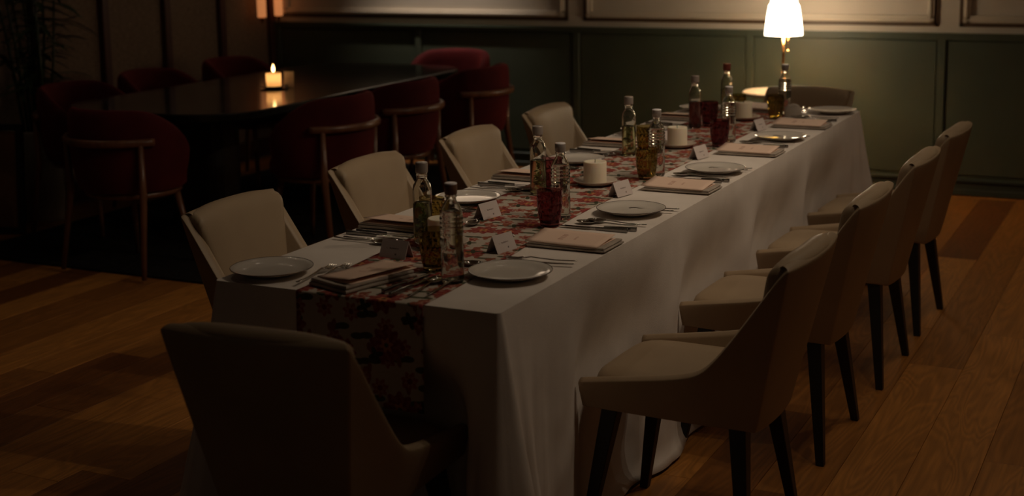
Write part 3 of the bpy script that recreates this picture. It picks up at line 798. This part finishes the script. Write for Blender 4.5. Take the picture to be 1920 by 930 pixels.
for i, (x, y, s) in enumerate([(.566, .206, 1.0), (.506, .992, .925), (.518, 1.780, .94), (.517, 2.612, .90), (.505, 3.50, .92)]):
    water_bottle((x, y, ZR_), ['clear embossed water bottle with brown cap and white cap top nearest the camera', 'clear water bottle behind the purple tumbler, second in the right row',
                 'clear water bottle behind the amber tumbler, third in the right row', 'clear water bottle behind the far purple tumbler, fourth in the right row', 'clear water bottle in front of the lamp stem'][i],
                 ['cap_brown', 'cap_grey', 'cap_grey', 'cap_grey', 'cap_grey'][i], s)
TUM = [(.466, .292, 'glass_green', 'green faceted tumbler beside the nearest water bottle'), (.258, .652, 'glass_green', 'green faceted tumbler behind the nearest tall bottle'),
       (.518, .886, 'glass_purple', 'purple faceted tumbler in front of the second water bottle'), (.300, 1.395, 'glass_purple', 'purple faceted tumbler behind the second tall bottle'),
       (.509, 1.705, 'glass_green', 'amber green faceted tumbler in front of the third water bottle'), (.315, 2.215, 'glass_green', 'amber green faceted tumbler behind the third tall bottle'),
       (.523, 2.475, 'glass_purple', 'purple faceted tumbler in front of the fourth water bottle'), (.309, 3.005, 'glass_purple', 'purple faceted tumbler behind the fourth tall bottle'),
       (.510, 3.330, 'glass_green', 'olive green faceted tumbler in front of the lamp'), (.345, 3.30, 'glass_green', 'olive green faceted tumbler behind the farthest pillar candle')]
for x, y, m, lab in TUM: tumbler((x, y, ZR_), lab, m)
def candle_(label):
    t = thing('pillar_candle', label, 'candle', group='unlit cream pillar candles on the long table')
    bm = BM(); add_lathe(bm, [(0, .0), (.037, 0), (.0385, .0015), (.0388, .004), (.0388, .0715), (.0375, .0745), (.0345, .0745), (.030, .0715), (.012, .0700), (0, .0698)], 40); wb = obj('wax_body', bm, 'wax', t, smooth=True)
    bm = BM(); add_tube(bm, [(0, 0, .069), (.0008, 0, .076), (.002, .001, .081)], .0012, 6); obj('wick', bm, 'wick', wb)
    return t
def dish_(label):
    bm = BM(); add_lathe(bm, [(0, .001), (.040, 0), (.046, .001), (.062, .0085), (.0735, .0165), (.0745, .0175), (.0730, .0178), (.060, .0105), (.046, .0055), (0, .005)], 48)
    o = obj('candle_dish', bm, 'dish', smooth=True); return tag(o, label, 'dish', 'cream dishes under the pillar candles')
candle, dish = once(candle_), once(dish_)
for i, (x, y) in enumerate([(.355, .535), (.385, 1.545), (.372, 2.41), (.385, 3.255)]):
    w_ = ['nearest pillar candle', 'second pillar candle', 'third pillar candle', 'farthest pillar candle'][i]
    dish((x, y, ZR_), 0, 'shallow cream dish holding the %s on the runner' % w_)
    candle((x, y, ZR_+.0056), i*1.3, ['unlit cream pillar candle nearest the camera, behind the brown-capped bottle', 'unlit cream pillar candle on a dish behind the second water bottle',
           'unlit cream pillar candle on a dish beyond the amber tumbler', 'unlit cream pillar candle on a dish nearest the lamp'][i])

# ---------------------------------------------------------------- table lamp
LX, LYY, LZ = -.030, 5.45, .665
t = thing('table_lamp', 'lit table lamp with white glass shade beyond the far end of the table', 'lamp', (LX, LYY, LZ+.0003))
bm = BM(); add_lathe(bm, [(0, 0), (.078, 0), (.081, .003), (.080, .010), (.070, .014), (.02, .018), (.012, .024), (0, .024)], 40); obj('base', bm, 'brass', t, smooth=True)
bm = BM(); add_tube(bm, [(0, 0, .02), (0, 0, .43)], .0085, 16); add_lathe(bm, [(.0, .020), (.014, .020), (.014, .030), (.009, .036), (0, .036)], 20); obj('stem', bm, 'brass', t, smooth=True)
bm = BM()
zs = .334
SH = [(.111, 0), (.1115, .010), (.108, .05), (.100, .11), (.093, .155), (.089, .176), (.080, .188), (.078, .196), (.075, .214), (.03, .216), (.028, .212), (.072, .209), (.086, .174), (.097, .11), (.1055, .045), (.1085, .008), (.109, 0)]
add_lathe(bm, [(r, zs+z) for r, z in SH], 40)
obj('shade', bm, 'shade', t, smooth=True)
bm = BM(); add_tube(bm, [(.030, -.004, .34), (.030, -.004, .245)], .0016, 6)
r = bmesh.ops.create_uvsphere(bm, u_segments=12, v_segments=8, radius=.0075)
for v in r['verts']: v.co += Vector((.030, -.004, .240))
obj('pull_chain', bm, 'brass', t, smooth=True)
bl = bpy.data.lights.new('lamp_bulb', 'POINT'); bl.energy = 3.4; bl.color = (1, .70, .38); bl.shadow_soft_size = .022
bo = bpy.data.objects.new('lamp_bulb', bl); C.objects.link(bo); bo.location = (LX, LYY-.03, LZ+zs+.058)
t = thing('side_table', 'small round white-topped table under the lamp behind the end chair', 'table', (LX-.02, LYY-.02, 0))
bm = BM(); add_lathe(bm, [(0, LZ-.022), (.205, LZ-.022), (.215, LZ-.016), (.215, LZ-.004), (.210, LZ), (0, LZ)], 48); obj('top', bm, 'china', t, smooth=False)
bm = BM(); add_tube(bm, [(0, 0, .018), (0, 0, LZ-.02)], .018, 16); obj('column', bm, 'brass', t, smooth=True)
bm = BM(); add_lathe(bm, [(0, 0), (.16, 0), (.165, .006), (.15, .014), (.03, .022), (0, .022)], 40); obj('foot', bm, 'brass', t, smooth=True)
# rounded folded napkin standing at the far end
bm = BM(); rows = []
for j in range(9):
    y = -.012+.024*j/8; q = math.sin(PI*j/8)
    rows.append([Vector(((.036+.005*q)*math.cos(a)*(1 if a > PI else 1), y+.006*math.sin(3*a), (.052+.006*q)*max(0, math.sin(a))**.7)) for a in [PI*k/16 for k in range(17)]])
V = add_grid(bm, rows); bm.faces.new(V[0]); bm.faces.new(V[-1]); o = obj('standing_napkin', bm, 'napkin', smooth=True); o.location = (.560, 3.44, H+.0029); o.rotation_euler = (0, 0, .45)
tag(o, 'pinkish folded napkin standing rounded beside the farthest tumbler', 'napkin')

# ================================================================== DARK TABLE ON THE LEFT
TX0, TX1, TY0, TY1, TZ = -3.26, -2.075, 2.73, 5.40, .76
def rrect(x0_, x1_, y0_, y1_, r, n=10):
    P_ = []
    for cx, cy, a0 in ((x1_-r, y0_+r, -PI/2), (x1_-r, y1_-r, 0), (x0_+r, y1_-r, PI/2), (x0_+r, y0_+r, PI)):
        for k in range(n+1): a = a0+PI/2*k/n; P_.append((cx+r*math.cos(a), cy+r*math.sin(a)))
    return P_
t = thing('marble_table', 'long dark marble table with rounded corners in the dim background', 'table', ((TX0+TX1)/2, (TY0+TY1)/2, 0))
hx, hy = (TX1-TX0)/2, (TY1-TY0)/2
bm = BM(); rows = [[Vector((x, y, z)) for x, y in rrect(-hx+i, hx-i, -hy+i, hy-i, .32-i*.5)] for z, i in ((TZ-.045, .010), (TZ-.038, .002), (TZ-.008, 0), (TZ-.002, .003), (TZ, .008))]
V = add_grid(bm, rows, closed=True); bm.faces.new(V[0]); bm.faces.new(V[-1]); obj('tabletop', bm, 'marble', t)
for sy in (-1, 1):
    bm = BM(); rows = [[Vector((x*s_, sy*.75+y*s_, z)) for x, y in rrect(-.22, .22, -.16, .16, .10, 6)] for z, s_ in ((.014, 1.15), (.034, 1.1), (.06, .8), (TZ-.1, .8), (TZ-.045, 1.1))]
    V = add_grid(bm, rows, closed=True); bm.faces.new(V[0]); bm.faces.new(V[-1]); obj('pedestal', bm, 'black', t, smooth=False)
bm = BM(); add_box(bm, -3.62, -2.0, 2.42, 5.75, .0005, .012); tag(obj('rug', bm, 'rug'), 'dark rug under the marble table and red chairs', 'rug')
def red_chair(label):
    t = thing('red_armchair', label, 'chair', group='red velvet barrel chairs around the marble table')
    # back shell: arc open to the front (+y)
    rows = []; N = 28
    for i in range(N+1):
        f = i/N; a = math.radians(-90-118+236*f); q = abs(2*f-1)
        zt = .815-.035*q**2-.16*max(0, (q-.45)/.55)**1.6
        ro, ri = .295+.0, .240
        zb = .40
        def pt(r, z): return Vector((r*math.cos(a)*(1-.10*(z < .45)), r*math.sin(a)*(1-.10*(z < .45)), z))
        rows.append([pt(ro-.02, zb), pt(ro, zb+.02), pt(ro, .55), pt(ro+.004, zt-.05), pt(ro-.004, zt-.012), pt((ro+ri)/2, zt+.004), pt(ri+.004, zt-.012), pt(ri-.004, zt-.05), pt(ri, .55), pt(ri+.01, zb+.02), pt(ri+.02, zb)])
    bm = BM(); V = add_grid(bm, rows, closed=True); bm.faces.new(V[0]); bm.faces.new(V[-1][::-1]); obj('backrest', bm, 'velvet', t, smooth=True, sub=1)
    bm = BM(); add_lathe(bm, [(0, .40), (.245, .40), (.258, .41), (.260, .45), (.250, .475), (.21, .487), (0, .492)], 40); obj('seat', bm, 'velvet', t, smooth=True)
    bm = BM(); add_lathe(bm, [(0, .37), (.225, .37), (.235, .375), (.235, .395), (.22, .399), (0, .399)], 40); obj('seat_frame', bm, 'rail', t, smooth=True)
    bm = BM(); add_tube(bm, [(.312*math.cos(math.radians(-90+s_)), .312*math.sin(math.radians(-90+s_)), .655) for s_ in range(-64, 65, 4)], .0155, 10, flat=1.25)
    obj('rail', bm, 'rail', t, smooth=True)
    for s_ in (-1, 1):
        a = math.radians(-90+s_*52); b_ = math.radians(-90+s_*48)
        bm = BM(); add_tube(bm, [(.312*math.cos(a), .312*math.sin(a), .648), (.302*math.cos(a), .302*math.sin(a), .40), (.36*math.cos(b_), .36*math.sin(b_), .0)], [.013, .019, .0125], 12); obj('leg', bm, 'rail', t, smooth=True)
        a = math.radians(90+s_*45)
        bm = BM(); add_tube(bm, [(.20*math.cos(a), .20*math.sin(a), .385), (.28*math.cos(a), .28*math.sin(a), 0)], [.018, .012], 12); obj('leg', bm, 'rail', t, smooth=True)
    return t
redchair = once(red_chair)
RZ = .0
for x, y, a, lab in [(-2.53, 2.575, -.05, 'red velvet barrel chair at the near end of the marble table, back to camera'), (-1.905, 3.29, PI/2, 'red velvet barrel chair nearest the camera on the marble table\'s right side'),
                     (-1.925, 4.02, PI/2, 'middle red velvet barrel chair on the marble table\'s right side'), (-1.895, 4.86, PI/2, 'farthest red velvet barrel chair on the marble table\'s right side'),
                     (-2.42, 5.63, PI, 'red velvet barrel chair at the far end of the marble table'), (-3.46, 4.78, -PI/2, 'farthest red velvet barrel chair on the marble table\'s left side'),
                     (-3.43, 3.94, -PI/2, 'middle red velvet barrel chair on the marble table\'s left side'), (-3.35, 3.2, -PI/2, 'dim red velvet barrel chair nearest the planter on the left side')]:
    redchair((x, y, .0165), a, lab)
# lit candle
KX, KY = -2.605, 3.885
bm = BM(); add_lathe(bm, [(0, .001), (.045, 0), (.075, .010), (.082, .014), (.080, .016), (.05, .007), (0, .006)], 40); o = obj('candle_saucer', bm, 'steel_dark', smooth=True); o.location = (KX, KY, TZ+.0004)
tag(o, 'shallow saucer under the burning candle on the marble table', 'saucer')
t = thing('lit_candle', 'burning pillar candle on the dark marble table', 'candle', (KX, KY, TZ+.0068))
bm = BM(); add_lathe(bm, [(0, 0), (.040, 0), (.042, .003), (.0445, .076), (.0435, .081), (.041, .081), (.037, .076), (.012, .073), (0, .073)], 40); wbl = obj('wax_body', bm, 'glow_wax', t, smooth=True)
bm = BM(); add_tube(bm, [(0, 0, .073), (.0005, 0, .088)], .0012, 6); obj('wick', bm, 'wick', wbl)
il = bpy.data.lights.new('candle_glow', 'POINT'); il.energy = .16; il.color = (1, .62, .30); il.shadow_soft_size = .008  # added light inside the wax, below the flame, so the body glows
io = bpy.data.objects.new('candle_glow', il); C.objects.link(io); io.location = (KX, KY, TZ+.0068+.058)
bm = BM(); add_lathe(bm, [(0, .084), (.006, .089), (.0092, .098), (.0085, .109), (.005, .121), (.002, .130), (0, .135)], 16); obj('flame', bm, 'flame', t, smooth=True)
fl = bpy.data.lights.new('candle_flame', 'POINT'); fl.energy = .14; fl.color = (1, .50, .16); fl.shadow_soft_size = .012
fo = bpy.data.objects.new('candle_flame', fl); C.objects.link(fo); fo.location = (KX, KY, TZ+.155)
# a small card standing behind the candle
bm = BM(); add_box(bm, -.028, .028, -.001, .001, 0, .09); o = obj('table_sign', bm, 'napkin'); o.location = (KX+.055, KY+.075, TZ+.0005); o.rotation_euler = (0, 0, .5)
tag(o, 'small blank upright card lit by the burning candle behind it', 'card')
# sconces on the left wall
for x, y, lab in ((WX0+.115, 5.93, 'amber tubular wall light with brass tip on the corner post'), (WX0+.115, 5.72, 'dim amber tubular wall light left of the corner post')):
    t = thing('wall_light', lab, 'lamp', (x, y, 1.035))
    bm = BM(); add_lathe(bm, [(0, .0), (.030, 0), (.032, .004), (.036, .40), (.030, .405), (0, .405)], 24); obj('glass_tube', bm, 'amber', t, smooth=True)
    bm = BM(); add_lathe(bm, [(0, -.045), (.006, -.042), (.012, -.03), (.018, -.010), (.024, -.002), (0, -.001)], 20); obj('brass_tip', bm, 'brass', t, smooth=True)
    bm = BM(); add_tube(bm, [(-.116, 0, .20), (-.055, 0, .20), (-.037, 0, .20)], .009, 10); obj('bracket', bm, 'brass', t, smooth=True)
# ---------------------------------------------------------------- planter, palm, leaning board
PX, PY = -3.90, 3.34
t = thing('potted_palm', 'dark leafy palm in a beige planter at the left edge', 'plant', (PX, PY, 0))
bm = BM(); add_lathe(bm, [(0, 0), (.145, 0), (.155, .01), (.19, .40), (.198, .53), (.196, .54), (.184, .54), (.18, .50), (0, .50)], 40); pt_ = obj('planter', bm, 'pot', t, smooth=True)
bm = BM(); add_lathe(bm, [(0, .5005), (.178, .5005), (.05, .515), (0, .52)], 24); obj('soil', bm, 'soil', pt_)
rp = random.Random(3)
for k in range(9):
    a = rp.random()*6.28; r = .03+.06*rp.random()
    b0 = Vector((r*math.cos(a), r*math.sin(a), .505)); lean = .28
    ht = rp.uniform(.5, 1.3); top = b0+Vector((lean*math.cos(a)*ht*.5, lean*math.sin(a)*ht*.5, ht))
    if k < 9:
        bm = BM(); add_tube(bm, [b0, (b0+top)/2+Vector((.01, .01, 0)), top], [.010, .008, .005], 6); stem_ = obj('cane', bm, 'leaf', t, smooth=True)
    for q in range(15):
        f = .25+.75*q/14; p = b0+(top-b0)*f; aa = q*2.4+k; ln_ = rp.uniform(.16, .34)
        d = Vector((math.cos(aa), math.sin(aa), rp.uniform(-.1, .7)))
        if p.z < .95: d.x = min(d.x, .2)
        d.normalize()
        if p.x+d.x*ln_+PX < WX0+.06: d.x = abs(d.x)*.4; d.normalize()
        side_ = d.cross(Vector((0, 0, 1))).normalized(); w_ = rp.uniform(.012, .022)
        bm = BM(); A = []
        for u, ww in ((0, .15), (.25, .9), (.5, 1), (.75, .7), (1, .04)):
            c = p+d*ln_*u+Vector((0, 0, -.45*ln_*u*u)); c.x = max(c.x, WX0+.03-PX)
            A.append([bm.verts.new(c+side_*w_*ww), bm.verts.new(c-Vector((0, 0, w_*.35*ww))), bm.verts.new(c-side_*w_*ww)])
        for X, Y in zip(A, A[1:]):
            bm.faces.new((X[0], X[1], Y[1], Y[0])); bm.faces.new((X[1], X[2], Y[2], Y[1]))
        obj('leaf', bm, 'leaf', t, smooth=True, flip=False)
t = thing('wooden_board', 'dark-framed brown board leaning in front of the planter at the left edge', 'board', (-3.885, 2.88, 0), .25)
mt = Matrix.Rotation(math.radians(-4), 4, 'X')
def lean(bm):
    for v in bm.verts: v.co = mt @ v.co
bm = BM(); add_box(bm, -.20, .20, -.006, .006, .03, .58); lean(bm); obj('panel', bm, 'board', t)
for (a, b_, c, d) in ((-.235, -.20, 0, .62), (.20, .235, 0, .62), (-.20, .20, .0, .04), (-.20, .20, .58, .62)):
    bm = BM(); add_box(bm, a, b_, -.014, .014, c+.004, d); lean(bm); obj('frame_bar', bm, 'black', t)
bm = BM(); add_box(bm, -.012, .012, .05, .072, .0, .50); obj('prop', bm, 'black', t)
# ceiling fittings for the downlights
def downlight_(label):
    t = thing('ceiling_downlight', label, 'lamp', group='round ceiling downlights above the frame')
    bm = BM(); add_lathe(bm, [(.0175, -.0005), (.036, -.001), (.055, 0), (.057, -.004), (.054, -.008), (.038, -.006), (.0175, -.0015)], 24); obj('trim_ring', bm, 'cream', t, smooth=True)
    bm = BM(); add_lathe(bm, [(0, -.001), (.0175, -.001), (.0175, 0), (0, 0)], 20); obj('lens', bm, 'bulb', t)
    return t
dl = once(downlight_)
GRID = [(x+.12*(i % 2), y+.1*(i % 3)) for i, (x, y) in enumerate([(-2.7, 2.4), (-2.7, 3.5), (-2.8, 4.5), (-1.5, 2.5), (-1.6, 4.3), (-.5, 2.6), (-.55, 3.6), (-.45, 4.7), (.6, 3.7), (.6, 4.6), (1.6, 4.9)])]
for (x, y, e) in LIGHTS+[(x, y, 0) for x, y in GRID]: dl((x, y, CEIL-.0003), 0, 'small round ceiling downlight with cream trim ring above the frame')
